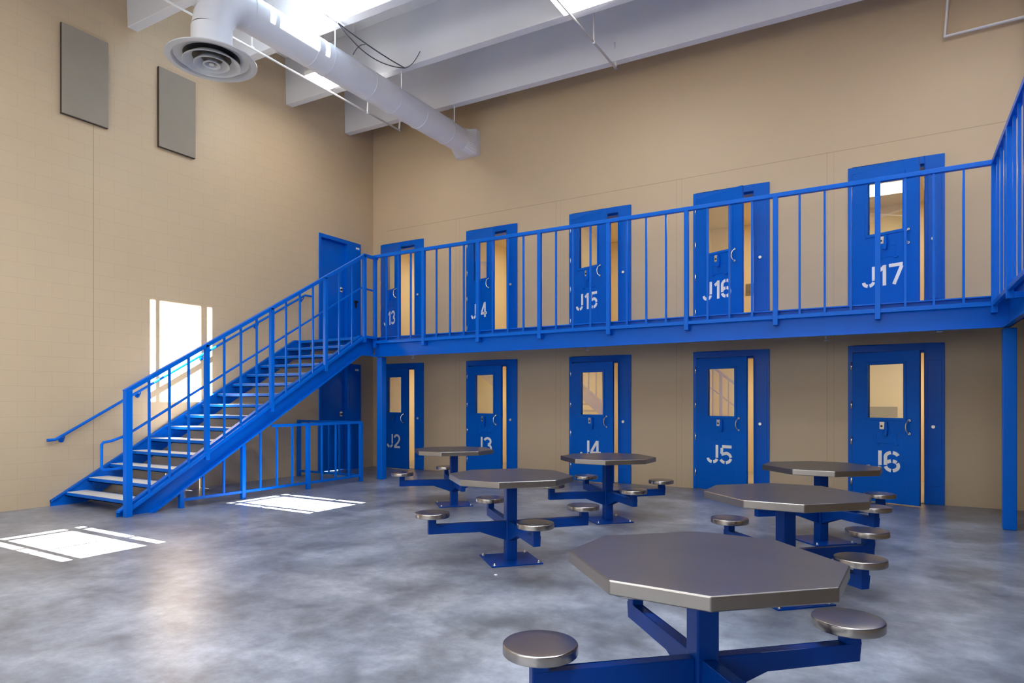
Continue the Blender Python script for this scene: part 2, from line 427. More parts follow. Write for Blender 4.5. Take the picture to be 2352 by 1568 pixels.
# ------------------------------------------------------------------ lettering strokes
def arc(cx, cy, rx, ry, a0, a1, n=10):
    return [(cx+rx*math.cos(math.radians(a0+(a1-a0)*i/n)), cy+ry*math.sin(math.radians(a0+(a1-a0)*i/n))) for i in range(n+1)]
GL = {
 'J': [[(.50, 1.0), (.50, .30)], arc(.29, .27, .21, .20, -8, -82, 6), arc(.27, .27, .21, .20, -98, -180, 6)],
 '1': [[(.34, 0), (.34, 1.0)], [(.13, .76), (.34, .93)]],
 '2': [arc(.30, .68, .23, .25, 165, -25, 12)+[(.42, .42), (.10, .10)], [(.05, .07), (.58, .07)]],
 '3': [arc(.29, .72, .22, .21, 160, -80, 12), arc(.29, .28, .25, .21, 85, -150, 14)],
 '4': [[(.43, 0), (.43, 1.0)], [(.40, .96), (.07, .36)], [(.0, .27), (.62, .27)]],
 '5': [[(.58, .93), (.13, .93)], [(.12, .86), (.11, .54)], [(.10, .50)]+arc(.29, .33, .25, .26, 80, 5, 6), arc(.29, .33, .25, .26, -8, -85, 7), arc(.28, .33, .24, .26, -98, -155, 5)],
 '6': [arc(.31, .72, .23, .21, 20, 82, 6), arc(.31, .72, .23, .21, 98, 178, 6)+[(.08, .55), (.08, .32)], arc(.31, .30, .23, .23, 190, 262, 6), arc(.31, .30, .23, .23, 278, 395, 8), arc(.31, .30, .23, .23, 45, 82, 4), arc(.31, .30, .23, .23, 98, 140, 4)],
 '7': [[(.03, .93), (.60, .93)], [(.56, .85), (.24, 0)]],
}
GW = {'J': .62, '1': .50, '2': .66, '3': .64, '4': .70, '5': .66, '6': .66, '7': .66}
def lettering(text, u0, u1, z0, z1, y):
    """strokes on the plane y, facing -Y"""
    mb = MB(); H = z1-z0; tot = sum(GW[c] for c in text); sx = (u1-u0)/tot; x = u0; th = 0.047
    for ch in text:
        for st in GL[ch]:
            P = [Vector((x+p[0]*sx, z0+p[1]*H)) for p in st]
            Lp, Rp = [], []
            for i, p in enumerate(P):
                if i == 0: d = P[1]-p
                elif i == len(P)-1: d = p-P[i-1]
                else: d = (P[i+1]-p).normalized()+(p-P[i-1]).normalized()
                d = d.normalized(); n = Vector((-d.y, d.x))*th/2
                Lp.append(p+n); Rp.append(p-n)
            for i in range(len(P)-1):
                q = [Lp[i], Rp[i], Rp[i+1], Lp[i+1]]
                mb.prism([(a.x, a.y) for a in q], 'Y', y-.002, y)
        x += GW[ch]*sx
    return mb

# ------------------------------------------------------------------ cell doors
def cell_door(idx, x0, z0, text, ang, label, thick_gap=0):
    root = empty('door_%d' % idx, (x0, 0, z0)); tag(root, label, 'door', group='numbered blue cell doors', kind='structure')
    W = 1.18; mb = MB(); yo, yi = -0.022, 0.20
    mb.box(0, .055, yo, yi, 0, DH); mb.box(.945, W, yo, yi, 0, DH); mb.box(.055, .945, yo, yi, 2.135 if True else 0, DH)
    mb.box(.055, .075, .05, .2, 0, 2.135); mb.box(.055, .945, .05, .2, 2.11, 2.135)
    mb.build('door_frame', M['blue'], root, bevel=.004)
    # lock cover plate and key cylinder on the pocket side
    mb = MB().box(.985, 1.145, yo-.006, yo, .25, 2.0); mb.build('lock_pocket_cover', M['blue'], root, bevel=.003)
    MB().tube([(1.045, yo-.005, 1.075), (1.045, yo-.03, 1.075)], .024, 18).build('key_cylinder', M['brass'], root, bevel=.003)
    if z0 < 1:
        MB().box(.06, .94, 0.0, .2, 0.0, .012).build('threshold', M['cellfloor'], root)
    # leaf: local frame at the hinge
    lw, lt, lh = .885, .045, 2.115
    mb = MB(); grid(mb, (0, lw), (.015, lh), [(.215, .69, 1.175, 1.965)], lambda a, b, c, d: mb.box(a, b, -lt/2, lt/2, c, d))
    leaf = mb.build('door_leaf', M['blue'], root, bevel=.002)
    leaf.location = (.066, -.022-lt/2, 0); leaf.rotation_euler = (0, 0, -math.radians(ang))
    mb = MB(); f = lt/2+.010
    for s in (-1, 1):
        ya, yb = (lt/2-.002)*s, f*s
        for (a, b, c, d) in ((.185, .72, 1.945, 1.985), (.185, .72, 1.155, 1.193), (.185, .222, 1.193, 1.945), (.683, .72, 1.193, 1.945)):
            mb.box(a, b, ya, yb, c, d)
    mb.build('window_trim', M['blue'], leaf, bevel=.003)
    MB().box(.2, .705, -.004, .004, 1.165, 1.975).build('glass_pane', M['glass'], leaf)
    mb = MB(); xh = .765
    for zz in (.985, 1.165): mb.tube([(xh, -lt/2, zz), (xh, -lt/2-.02, zz)], .017, 14)
    mb.tube([(xh, -lt/2-.015, .985), (xh-.018, -lt/2-.045, 1.01), (xh-.028, -lt/2-.055, 1.04), (xh-.03, -lt/2-.058, 1.075), (xh-.028, -lt/2-.055, 1.11), (xh-.018, -lt/2-.045, 1.14), (xh, -lt/2-.015, 1.165)], .009, 10)
    mb.build('pull_handle', M['chrome'], leaf)
    mb = MB().box(.378, .452, -lt/2-.008, -lt/2, 1.035, 1.14); mb.build('lock_plate', M['chrome'], leaf, bevel=.002)
    MB().tube([(.405, -lt/2-.005, 1.08), (.405, -lt/2-.013, 1.08)], .014, 12).build('lock_bore', M['black'], leaf)
    MB().prism([(.425, .955), (.485, .945), (.495, 1.04), (.485, 1.14), (.458, 1.14), (.45, 1.02)], 'Y', -lt/2-.045, -lt/2).build('lock_lever', M['blue'], leaf, bevel=.004)
    mb = MB()
    for a, b, c, d in ((.33, .60, .985, .992), (.33, .60, .835, .842), (.33, .337, .835, .992), (.593, .60, .835, .992)): mb.box(a, b, -lt/2-.004, -lt/2, c, d)
    for xx in (.325, .575): mb.box(xx, xx+.05, -lt/2-.018, -lt/2, .815, .835)
    mb.build('food_pass', M['blue'], leaf, bevel=.002)
    if len(text) == 2: lt_mb = lettering(text, .20, .665, .445, .735, -lt/2-.0005)
    else: lt_mb = lettering(text, .145, .705, .45, .735, -lt/2-.0005)
    lt_mb.build('lettering', M['white'], leaf)['label'] = 'white stencilled %s' % text
    MB().box(.055, .064, -.03, .02, .015, 2.12).build('door_seal', M['black'], root)  # black strip painting the dark gap on the hinge side
    for zz in (.22, .80, 1.32, 1.88):
        mb = MB().tube([(.048, -.045, zz), (.048, -.045, zz+.115)], .016, 10); mb.box(.036, .058, -.045, -.022, zz+.002, zz+.113)
        mb.build('hinge', M['chrome'], root)
    MB().box(.944, .947, .02, .06, 1.0, 1.2).build('strike_plate', M['chrome'], root)
    return root
where_l = ['nearest the stairs, behind the post', 'behind the small far table', 'behind the mess table second row', 'between two mess tables', 'nearest the right-hand post']
specs = [(0, 0, 'J2', 10.5, 'blue steel cell door lettered J2, slightly ajar beside the post near the stairs'),
         (1, 0, 'J3', 8.6, 'blue steel cell door lettered J3, ajar behind the farthest table'),
         (2, 0, 'J4', 10.4, 'blue steel cell door lettered J4, stairs reflected in its window'),
         (3, 0, 'J5', 18.0, 'blue steel cell door lettered J5, ajar with warm light in the gap'),
         (4, 0, 'J6', 22.0, 'blue steel cell door lettered J6, ajar on the ground floor near the post'),
         (0, 1, 'J13', 23.7, 'blue upper-level cell door lettered J13 behind railing by stair top'),
         (1, 1, 'J14', 22.1, 'blue upper-level cell door lettered J14, open a hand behind railing'),
         (2, 1, 'J15', 22.9, 'blue upper-level cell door lettered J15, ajar behind railing'),
         (3, 1, 'J16', 25.5, 'blue upper-level cell door lettered J16, ajar behind railing'),
         (4, 1, 'J17', 23.7, 'blue upper-level cell door lettered J17, bright reflection in its window')]
for n, (i, u, t, a, lab) in enumerate(specs):
    cell_door(n+1, DX[i][0], FL2 if u else 0.0, t, a, lab)

# cells behind the doors
def cells():
    for lvl in (0, 1):
        z0 = FL2*lvl; z1 = z0+2.40
        mb = MB()
        mb.box(-.2, 11.4, 3.0, 3.1, z0, z1)
        for x in (-.2, 1.96, 4.23, 6.50, 8.76, 11.3): mb.box(x, x+.1, .2, 3.0, z0, z1)
        tag(mb.build('wall_cells_%s' % ('upper' if lvl else 'lower'), M['cell']), 'cream inner walls of the %s cells' % ('upper' if lvl else 'lower'), 'wall', kind='structure')
        mb = MB().box(-.2, 11.4, .2, 3.1, z1, z1+.1)
        tag(mb.build('ceiling_cells_%s' % ('upper' if lvl else 'lower'), M['cell']), 'cream ceiling of the %s cells' % ('upper' if lvl else 'lower'), 'ceiling', kind='structure')
        mb = MB().box(-.2, 11.4, .2, 3.1, z0-.08, z0 if lvl else .004)
        tag(mb.build('floor_cells_%s' % ('upper' if lvl else 'lower'), M['cellfloor']), 'floor of the %s cells' % ('upper' if lvl else 'lower'), 'floor', kind='structure')
        for i, (x0, x1) in enumerate(DX):  # a fill lamp is added to light each cell
            xc = x0+1.05 if not (i == 4 and lvl) else x0+.36  # for J17 the added lamp is placed to shine in its window
            r = empty('ceiling_lamp', (xc+.1, 1.7, z1)); nm = specs[i+5*lvl][2]
            tag(r, 'lit ceiling lamp inside cell %s' % nm, 'lamp', group='cell ceiling lamps')
            MB().box(-.35, .35, -.35, .35, -.05, 0).build('lamp_housing', M['white'], r)
            MB().box(-.32, .32, -.32, .32, -.058, -.05).build('lamp_lens', M['celllamp'], r)
cells()
r = empty('paper_scrap', (7.10, -6.20, 0)); tag(r, 'tiny white scrap on the floor near the middle table base plate', 'scrap')
MB().prism([(-.012, -.008), (.013, -.010), (.016, .006), (.002, .013), (-.014, .007)], 'Z', .0005, .009).build('crumpled_paper', M['white'], r, bevel=.002)
def vent(x0, x1, y, z0, z1, lab):
    r = empty('wall_vent', ((x0+x1)/2, y, (z0+z1)/2)); tag(r, lab, 'vent')
    hw, hh = (x1-x0)/2, (z1-z0)/2
    mb = MB(); mb.box(-hw, hw, -.015, -.001, -hh, hh); mb.build('vent_plate', M['vent'], r)
    mb = MB(); k = 7
    for i in range(k):
        z = -hh+(i+.5)*2*hh/k; mb.box(-hw+.015, hw-.015, -.026, -.015, z-.006, z+.006)
    mb.build('vent_slats', M['panel'], r)
vent(9.47, 9.92, 3.0, 1.14, 1.33, 'grey slotted vent on the cell wall seen through the J6 window')
vent(7.28, 7.50, 3.0, 3.57, 3.80, 'small grey vent on the cell wall seen through the J16 gap')
# a steel stool-height desk inside J14 and J3 shows low in the gap
for (x, z, lab) in ((3.05, 0, 'tan metal wall desk inside cell J3'), (5.35, FL2, 'tan metal wall desk inside cell J15')):
    r = empty('wall_desk', (x+.35, 2.7, z)); tag(r, lab, 'desk', group='cell wall desks')
    MB().box(-.5, .5, -.25, .295, .70, .74).build('desk_top', M['vent'], r, bevel=.004)
    for s in (-.42, .42): MB().prism([(.29, .70), (.29, .35), (.25, .35), (-.2, .70)], 'X', s-.02, s+.02).build('bracket', M['vent'], r)

# ------------------------------------------------------------------ doors in the left wall
def side_door(idx, y0, y1, z0, z1, lab, up):
    r = empty('door_%d' % idx, (0, y0, z0)); tag(r, lab, 'door', kind='structure')
    W, H = y1-y0, z1-z0; jl, jr = .055, W-.39
    mb = MB(); mb.box(-.2, .02, 0, jl, 0, H); mb.box(-.2, .02, jr, W, 0, H); mb.box(-.2, .02, jl, jr, H-.075, H)
    mb.build('door_frame', M['blue'], r, bevel=.004)
    MB().box(-.12, -.07, jl, jr, 0.01, H-.075).build('door_leaf', M['blue'], r, bevel=.003)
    MB().box(.02, .028, jr+.06, W-.05, .2, H-.2).build('lock_pocket_cover', M['blue'], r, bevel=.002)
    zk = 1.165
    MB().box(-.07, -.06, jr-.14, jr-.06, zk-.05, zk+.05).build('lock_plate', M['chrome'], r, bevel=.002)
    MB().tube([(-.06, jr-.10, zk), (-.045, jr-.10, zk)], .022, 14).build('lock_bore', M['black'], r)
    if up:
        mb = MB().box(.028, .06, jr+.17, jr+.27, .92, .97); mb.box(.028, .05, jr+.20, jr+.24, .82, .92); mb.build('door_stop_hook', M['black'], r, bevel=.003)
        MB().box(.02, .026, W-.15, W-.05, H-.13, H-.09).build('door_tag', M['white'], r)
    else:
        for q in (H-.12, H-.51): MB().box(.02, .026, W-.17, W-.07, q-.022, q+.022).build('door_tag', M['white'], r)
    return r
side_door(11, -1.56, -.40, 0, 2.215, 'plain blue steel door in the left wall under the stairs', False)
side_door(12, -1.56, -.40, FL2, FL2+2.2, 'plain blue steel door in the left wall at the top of the stairs', True)

# ------------------------------------------------------------------ acoustic panels on the left wall
for (y0, y1, lab) in ((-6.205, -5.59, 'taupe rectangular wall panel, the one nearer the camera high on the left wall'), (-4.84, -4.225, 'taupe rectangular wall panel below the round ceiling diffuser')):
    r = empty('acoustic_panel', (0, (y0+y1)/2, 6.02)); tag(r, lab, 'panel', group='wall panels')
    child_world(MB().box(.04, .052, y0+.004, y1-.004, 5.402, 6.642), 'panel_face', M['panel'], r, bevel=.002)
    child_world(MB().box(.003, .04, y0, y1, 5.396, 6.646), 'panel_edge', M['panel_edge'], r)

# ------------------------------------------------------------------ walkway
root = empty('walkway', (1.7, -1.7, FL2)); tag(root, 'blue steel upper walkway running in front of the upper cell doors', 'walkway')
mb = MB().box(0.002, XR-.002, -1.74, -0.024, FL2-.10, FL2-.002); mb.box(.06, 1.66, -2.09, -1.74, FL2-.05, FL2-.002)
mb.box(10.98, XR-.002, YN+.02, -1.74, FL2-.10, FL2-.002)
child_world(mb, 'deck', M['blue'], root)
mb = MB(); mb.box(1.66, 10.98, -1.745, -1.735, 2.24, FL2); mb.box(1.66, 10.98, -1.80, -1.735, 2.24, 2.255); mb.box(1.66, 11.0, -1.80, -1.735, FL2-.015, FL2)
child_world(mb, 'fascia_beam', M['blue'], root)
mb = MB(); mb.box(10.975, 10.985, YN+.02, -1.735, 2.24, FL2); mb.box(10.92, 10.985, YN+.02, -1.735, 2.24, 2.255); mb.box(10.92, 10.985, YN+.02, -1.735, FL2-.015, FL2)
child_world(mb, 'fascia_beam', M['blue'], root)

def column(x, y, wd, lab):
    r = empty('support_column', (x, y, 0)); tag(r, lab, 'column', group='blue support posts')
    MB().box(-wd/2, wd/2, -wd/2, wd/2, 0.0, 2.238).build('post', M['blue'], r, bevel=.008)
    return r
column(1.765, -1.68, .125, 'square blue steel post under the walkway at the stair top')
column(10.99, -1.66, .125, 'square blue steel post under the walkway corner at the right')

# walkway railing, front run
PY = -1.83
posts = [1.745, 2.863, 4.0, 5.148, 6.293, 7.435, 8.579, 9.719]
def railing_part(r, name, mb, **kw): return child_world(mb, name, M['blue'], r, **kw)
r = empty('guard_railing', (1.75, PY, FL2)); tag(r, 'blue steel railing along the walkway in front of the upper cells', 'railing', group='walkway railings')
railing_part(r, 'top_rail', MB().box(1.72, 10.87, PY-.03, PY+.03, 4.03, 4.085), bevel=.006)
railing_part(r, 'bottom_rail', MB().box(1.72, 10.87, PY-.02, PY+.02, 2.475, 2.525), bevel=.004)
for x in posts+[10.84]:
    railing_part(r, 'post', MB().box(x-.03, x+.03, PY-.028, PY+.03, 2.40, 4.035), bevel=.004)
    railing_part(r, 'post_bracket', MB().box(x-.025, x+.025, PY+.028, -1.746, 2.40, 2.46), bevel=.003)
pl = posts+[10.84]
for i in range(len(pl)-1):
    for k in (1, 2, 3):
        x = pl[i]+(pl[i+1]-pl[i])*k/4
        railing_part(r, 'picket', MB().box(x-.0125, x+.0125, PY-.0125, PY+.0125, 2.50, 4.04))
# side run toward the camera
PX = 10.84
r = empty('guard_railing', (PX, PY, FL2)); tag(r, 'blue steel railing climbing away from the walkway corner at the right edge', 'railing', group='walkway railings')
railing_part(r, 'top_rail', MB().box(PX-.03, PX+.03, -9.8, PY-.03, 4.03, 4.085), bevel=.006)
railing_part(r, 'bottom_rail', MB().box(PX-.02, PX+.02, -9.8, PY-.02, 2.475, 2.525), bevel=.004)
for k in range(28):
    y = PY-.285*(k+1)
    if (k+1) % 4 == 0:
        railing_part(r, 'post', MB().box(PX-.03, PX+.03, y-.03, y+.03, 2.40, 4.035), bevel=.004)
        railing_part(r, 'post_bracket', MB().box(PX+.028, 10.974, y-.025, y+.025, 2.40, 2.46), bevel=.003)
    else: railing_part(r, 'picket', MB().box(PX-.0125, PX+.0125, y-.0125, y+.0125, 2.50, 4.04))

# sprinkler heads under the walkway
for (x, y, lab) in ((1.62, -.60, 'tiny sprinkler head under the walkway above door J2'), (5.42, -.62, 'tiny sprinkler head under the walkway above door J4'),
                    (9.05, -.50, 'tiny sprinkler head under the walkway between doors J5 and J6'), (10.37, -1.04, 'tiny dark sprinkler head under the walkway above door J6')):
    r = empty('fire_sprinkler', (x, y, 2.495)); tag(r, lab, 'sprinkler', group='sprinklers under the walkway')
    MB().tube([(0, 0, 0), (0, 0, -.19)], .012, 10).build('sprinkler_body', M['duct'], r)
    MB().lathe([(0, -.215), (.028, -.21), (.034, -.20), (.012, -.185), (0, -.185)], n=16).build('deflector', M['duct'], r)

# ------------------------------------------------------------------ staircase
SL = .6076; top = lambda y: .08+SL*(y+6.33)
r = empty('staircase', (.85, -4.2, 0)); tag(r, 'straight blue steel staircase with pale open treads against the left wall', 'staircase')
prof = [(-6.33, 0), (-5.88, 0), (-2.16, 2.25), (-1.80, 2.25), (-1.80, 2.595), (-2.19, 2.595), (-6.33, .08)]
child_world(MB().prism(prof, 'X', .012, .03), 'stringer', M['blue'], r)
mb = MB().prism(prof, 'X', 1.66, 1.672)
t0, t1 = (-6.33, .08), (-2.19, 2.595)
mb.prism([(-6.33, .055), (-6.33, .08), (-2.19, 2.595), (-1.76, 2.595), (-1.76, 2.57), (-2.18, 2.57)], 'X', 1.672, 1.735)
mb.prism([(-5.88, 0), (-2.16, 2.25), (-1.76, 2.25), (-1.76, 2.275), (-2.17, 2.275), (-5.93, 0.0)], 'X', 1.672, 1.735)
child_world(mb, 'stringer', M['blue'], r)
# the left stringer's flanges
mb = MB().prism([(-6.33, .055), (-6.33, .08), (-2.19, 2.595), (-1.80, 2.595), (-1.80, 2.57), (-2.18, 2.57)], 'X', .003, .055)
child_world(mb, 'stringer_flange', M['blue'], r)
RUN, RISE = .29, FL2/15
for k in range(1, 15):
    y = -6.15+RUN*(k-1); z = RISE*k
    mb = MB().box(.03, 1.66, y, y+.02, z-.055, z-.003); mb.box(.03, 1.66, y, y+.285, z-.055, z-.045)
    mb.box(.03, 1.66, y+.265, y+.285, z-.05, z+.0)
    for xx in (.03, 1.63): mb.prism([(y+.02, z-.05), (y+.27, z-.05), (y+.22, z-.12), (y+.07, z-.12)], 'X', xx, xx+.03)
    t = child_world(mb, 'tread', M['blue'], r)
    mb2 = MB().box(.031, 1.659, y+.004, y+.264, z-.044, z)
    mb2.v = [(p[0]-.85, p[1]+4.2, p[2]) for p in mb2.v]
    mb2.build('tread_fill', M['tread'], t, bevel=.003)['label'] = 'pale concrete tread fill'

# stair guard on the outer stringer
RX = 1.77
r = empty('stair_railing', (RX, -4.2, 0)); tag(r, 'blue steel stair railing with pickets and sloping middle rail', 'railing')
S2 = .597
tz = lambda y: 1.565+S2*(y+6.25); bz = lambda y: .075+SL*(y+6.25); mz = lambda y: 1.0+S2*(y+6.24)
railing_part(r, 'top_rail', MB().bar((RX, -6.29, tz(-6.29)), (RX, -2.13, tz(-2.13)), .06, .055).bar((RX, -2.16, tz(-2.13)), (RX, -1.80, tz(-2.13)), .06, .055), bevel=.006)
railing_part(r, 'bottom_rail', MB().bar((RX, -6.25, bz(-6.25)), (RX, -2.13, bz(-2.13)), .05, .045).bar((RX, -2.13, bz(-2.13)), (RX, -1.83, bz(-2.13)), .05, .045), bevel=.004)
sp = [-6.25, -5.187, -4.114, -3.04, -2.13]
railing_part(r, 'newel_post', MB().box(RX-.04, RX+.04, -6.29, -6.21, 0.0, tz(-6.25)), bevel=.006)
for y in sp[1:]:
    railing_part(r, 'post', MB().box(RX-.03, RX+.03, y-.03, y+.03, bz(y)-.10, tz(y)), bevel=.004)
for i, n in enumerate((3, 3, 3, 2)):
    for k in range(1, n+1):
        y = sp[i]+(sp[i+1]-sp[i])*k/(n+1)
        railing_part(r, 'picket', MB().box(RX-.0125, RX+.0125, y-.0125, y+.0125, bz(y)-.03, tz(y)))
HX = 1.70
railing_part(r, 'middle_rail', MB().tube([(HX, -6.24, .60), (HX, -6.50, .60), (HX, -6.52, .62), (HX, -6.52, .90), (HX, -6.50, .93), (HX, -6.40, .945), (HX, -6.24, mz(-6.24)), (HX, -2.13, mz(-2.13)), (HX, -1.84, mz(-2.13)-.01)], .017, 10))
for y in sp[:-1]+[-2.13]:
    railing_part(r, 'rail_clip', MB().box(HX-.005, RX-.02, y-.012, y+.012, mz(y)-.012, mz(y)+.012))

# handrail on the left wall
r = empty('wall_handrail', (.09, -4.2, 2.1)); tag(r, 'round blue handrail mounted on the left wall beside the stairs', 'handrail')
railing_part(r, 'rail', MB().tube([(.09, -6.40, .90), (.09, -6.30, .905), (.09, -1.99, 3.475), (.09, -1.82, 3.48)], .021, 12))
for y in (-6.19, -5.148, -4.10, -3.05, -2.02):
    z = .905+(y+6.30)*(3.475-.905)/4.31
    railing_part(r, 'rail_bracket', MB().tube([(.001, y, z-.075), (.008, y, z-.075)], .036, 16).tube([(.005, y, z-.075), (.06, y, z-.07), (.085, y, z-.045), (.09, y, z-.015)], .009, 8))

# low guard under the stairs
BX = 1.69
r = empty('barrier_railing', (BX, -3.8, 0)); tag(r, 'low blue picket barrier closing off the space under the stairs', 'railing')
sb = lambda y: 2.25*(y+5.88)/3.72
railing_part(r, 'top_rail', MB().box(BX-.02, BX+.02, -4.05, -2.11, 1.03, 1.075), bevel=.004)
railing_part(r, 'bottom_rail', MB().box(BX-.02, BX+.02, -5.51, -2.13, .085, .125), bevel=.004)
for y in (-5.508, -4.556, -3.343, -2.133):
    railing_part(r, 'post', MB().box(BX-.03, BX+.03, y-.03, y+.03, 0.0, min(1.05, sb(y)-.005)), bevel=.004)
for y in (-5.185, -4.87, -4.255, -3.953, -3.66, -3.047, -2.737, -2.431):
    railing_part(r, 'picket', MB().box(BX-.0125, BX+.0125, y-.0125, y+.0125, .11, min(1.05, sb(y)-.005)))
railing_part(r, 'top_rail', MB().box(.05, BX, -2.153, -2.113, 1.03, 1.075), bevel=.004)
railing_part(r, 'bottom_rail', MB().box(.05, BX, -2.153, -2.113, .085, .125), bevel=.004)
railing_part(r, 'post', MB().box(.06, .12, -2.163, -2.103, 0, 1.05), bevel=.004)
for k in range(1, 6):
    x = .09+(BX-.09)*k/6
    railing_part(r, 'picket', MB().box(x-.0125, x+.0125, -2.145, -2.12, .11, 1.05))

# ------------------------------------------------------------------ mess tables
def make_table():
    r = empty('mess_table')
    a, b, t, zt = .536, .186, .055, .766
    def oct_(a, b): return [(-b, -a), (b, -a), (a, -b), (a, b), (b, a), (-b, a), (-a, b), (-a, -b)]
    MB().prism(oct_(a, b), 'Z', zt-t, zt).build('table_top', M['steel'], r, bevel=.006, seg=3)
    R = Matrix.Rotation(PI/4, 4, 'Z')
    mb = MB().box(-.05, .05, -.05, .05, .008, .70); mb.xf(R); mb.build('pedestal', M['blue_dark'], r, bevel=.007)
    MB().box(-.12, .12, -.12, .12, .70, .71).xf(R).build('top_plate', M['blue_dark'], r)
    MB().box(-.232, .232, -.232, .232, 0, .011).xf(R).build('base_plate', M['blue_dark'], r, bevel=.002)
    for sx, sy in ((1, 1), (1, -1), (-1, 1), (-1, -1)):
        mb = MB().tube([(sx*.2, sy*.2, .010), (sx*.2, sy*.2, .016)], .017, 6).tube([(sx*.2, sy*.2, .016), (sx*.2, sy*.2, .030)], .008, 8)
        mb.xf(R).build('anchor_bolt', M['chrome'], r)
    for k in range(4):
        Q = Matrix.Rotation(PI/4+k*PI/2, 4, 'Z')
        mb = MB().box(.05, .745, -.03, .03, .275, .355)
        mb.box(.675, .745, -.03, .03, .355, .42)
        mb.prism([(.05, .275), (.05, .185), (.30, .275)], 'Y', -.03, .03)
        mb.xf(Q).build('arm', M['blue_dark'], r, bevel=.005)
        c = Q @ Vector((.705, 0, 0))
        mb = MB().lathe([(0, .420), (.146, .420), (.150, .424), (.150, .428), (.150, .456), (.1493, .459), (.1475, .461), (.1445, .462), (.142, .4623), (.10, .4635), (0, .4645)], (c.x, c.y, 0), 40)
        mb.build('seat', M['seat'], r)
    return r
T = make_table()
tabs = [(9.22, -7.93, -.035, 'large steel-topped octagonal mess table in front, nearest the camera'),
        (9.23, -5.66, .0, 'octagonal steel mess table just behind the nearest one'),
        (9.25, -3.37, -.03, 'octagonal steel mess table directly in front of door J6'),
        (6.935, -5.69, .04, 'octagonal steel mess table in the middle of the open floor, base plate in full view'),
        (6.935, -3.42, .01, 'octagonal steel mess table directly in front of door J4'),
        (4.65, -3.40, .0, 'octagonal steel mess table farthest away, in front of door J3')]
tabobjs = [T]+[copy_tree(T) for _ in tabs[1:]]
for o, (x, y, rz, lab) in zip(tabobjs, tabs):
    o.location = (x, y, 0); o.rotation_euler = (0, 0, rz)
    tag(o, lab, 'table', group='octagonal mess tables with four fixed seats')

# ------------------------------------------------------------------ air duct
DXc, DZ, DR = 2.56, 6.545, .235
r = empty('air_duct', (DXc, -3, DZ)); tag(r, 'white round air duct hanging below the roof ribs, ending in the back wall', 'duct')
pts = [(DXc, -.30, DZ), (DXc, -5.25, DZ)]
mb = MB(); mb.tube([(DXc, -.36, DZ), (DXc, -5.15, DZ)], DR, 40, caps=False)
# elbow down in gores
el = [(DXc, -5.15, DZ)]
for k in range(1, 6):
    a = math.radians(90*k/5); el.append((DXc, -5.15-.5*math.sin(a), DZ-.5*(1-math.cos(a))))
child_world(mb, 'duct_pipe', M['duct'], r)
mb = MB().tube(el, DR, 40, caps=False); mb.sm = [False]*len(mb.sm)
mb.sm = [True]*len(mb.sm)
child_world(mb, 'elbow', M['duct'], r)
ny = -5.65; 
child_world(MB().tube([(DXc, ny, DZ-.48), (DXc, ny, 5.74)], DR+.006, 40, caps=False), 'neck', M['duct'], r)
mb = MB()
for y in (-1.6, -2.9, -4.1, -5.15):
    mb = MB()
    mb.lathe([(DR-.002, -.012), (DR+.008, -.012), (DR+.008, .012), (DR-.002, .012)], n=40)
    n = 4*40
    for i in range(len(mb.v)-n, len(mb.v)):
        x, yy, z = mb.v[i]; mb.v[i] = (DXc+x, y+z, DZ+yy)
    child_world(mb, 'duct_seam', M['duct'], r)
# square transition into the wall
mb = MB(); n = 40; ring0 = [(DXc+DR*math.cos(2*PI*i/n), -.36, DZ+DR*math.sin(2*PI*i/n)) for i in range(n)]
def sq(a, h):
    c, s = math.cos(a), math.sin(a); k = h/max(abs(c), abs(s)); return (c*k, s*k)
ring1 = [(DXc+.01+sq(2*PI*i/n, .25)[0], -.12, DZ-.01+sq(2*PI*i/n, .245)[1]) for i in range(n)]
ring2 = [(p[0], -.002, p[2]) for p in ring1]
v = ring0+ring1+ring2; f = [(k*n+i, k*n+(i+1) % n, (k+1)*n+(i+1) % n, (k+1)*n+i) for k in (0, 1) for i in range(n)]
mb.poly(v, f, False); child_world(mb, 'wall_collar', M['duct'], r)
for y in (-.775, -2.29, -3.78):
    child_world(MB().lathe([(DR+.001, -.02), (DR+.006, -.02), (DR+.006, .02), (DR+.001, .02)], n=40).shear(lambda p, y=y: (DXc+p[0], y+p[2], DZ+p[1])).bar((DXc-.2, y, DZ+.12), (DXc-.2, y, 7.0), .02, .003).bar((DXc+.2, y, DZ+.12), (DXc+.2, y, 7.0), .02, .003), 'hanger_strap', M['duct'], r)
# diffuser
r = empty('ceiling_diffuser', (DXc, ny, 5.67)); tag(r, 'round white air diffuser with concentric cones under the duct elbow', 'vent')
MB().lathe([(DR, .14), (.30, .06), (.50, .02), (.53, .012), (.53, 0), (.50, -.006), (.46, -.002), (.445, .012), (.43, .04), (.43, .062), (.40, .075), (DR, .135)], n=64).build('outer_flange', M['diffuser'], r)
for ro, zo, ri, zi in ((.335, -.035, .225, .045), (.205, -.045, .125, .03), (.10, -.05, .05, -.005)):
    MB().lathe([(ri, zi), (ro-.02, zo+.006), (ro, zo), (ro+.004, zo+.004), (ro, zo+.014), (ri+.004, zi+.012)], n=64).build('cone_ring', M['diffuser'], r)
MB().lathe([(0, -.045), (.03, -.045), (.036, -.038), (.02, .0), (0, .0)], n=40).build('centre_cone', M['diffuser'], r)
MB().lathe([(0, .060), (.425, .060), (.425, .054), (0, .054)], n=48).build('damper', M['black'], r)  # black disc painting the shade in the openings between the cones

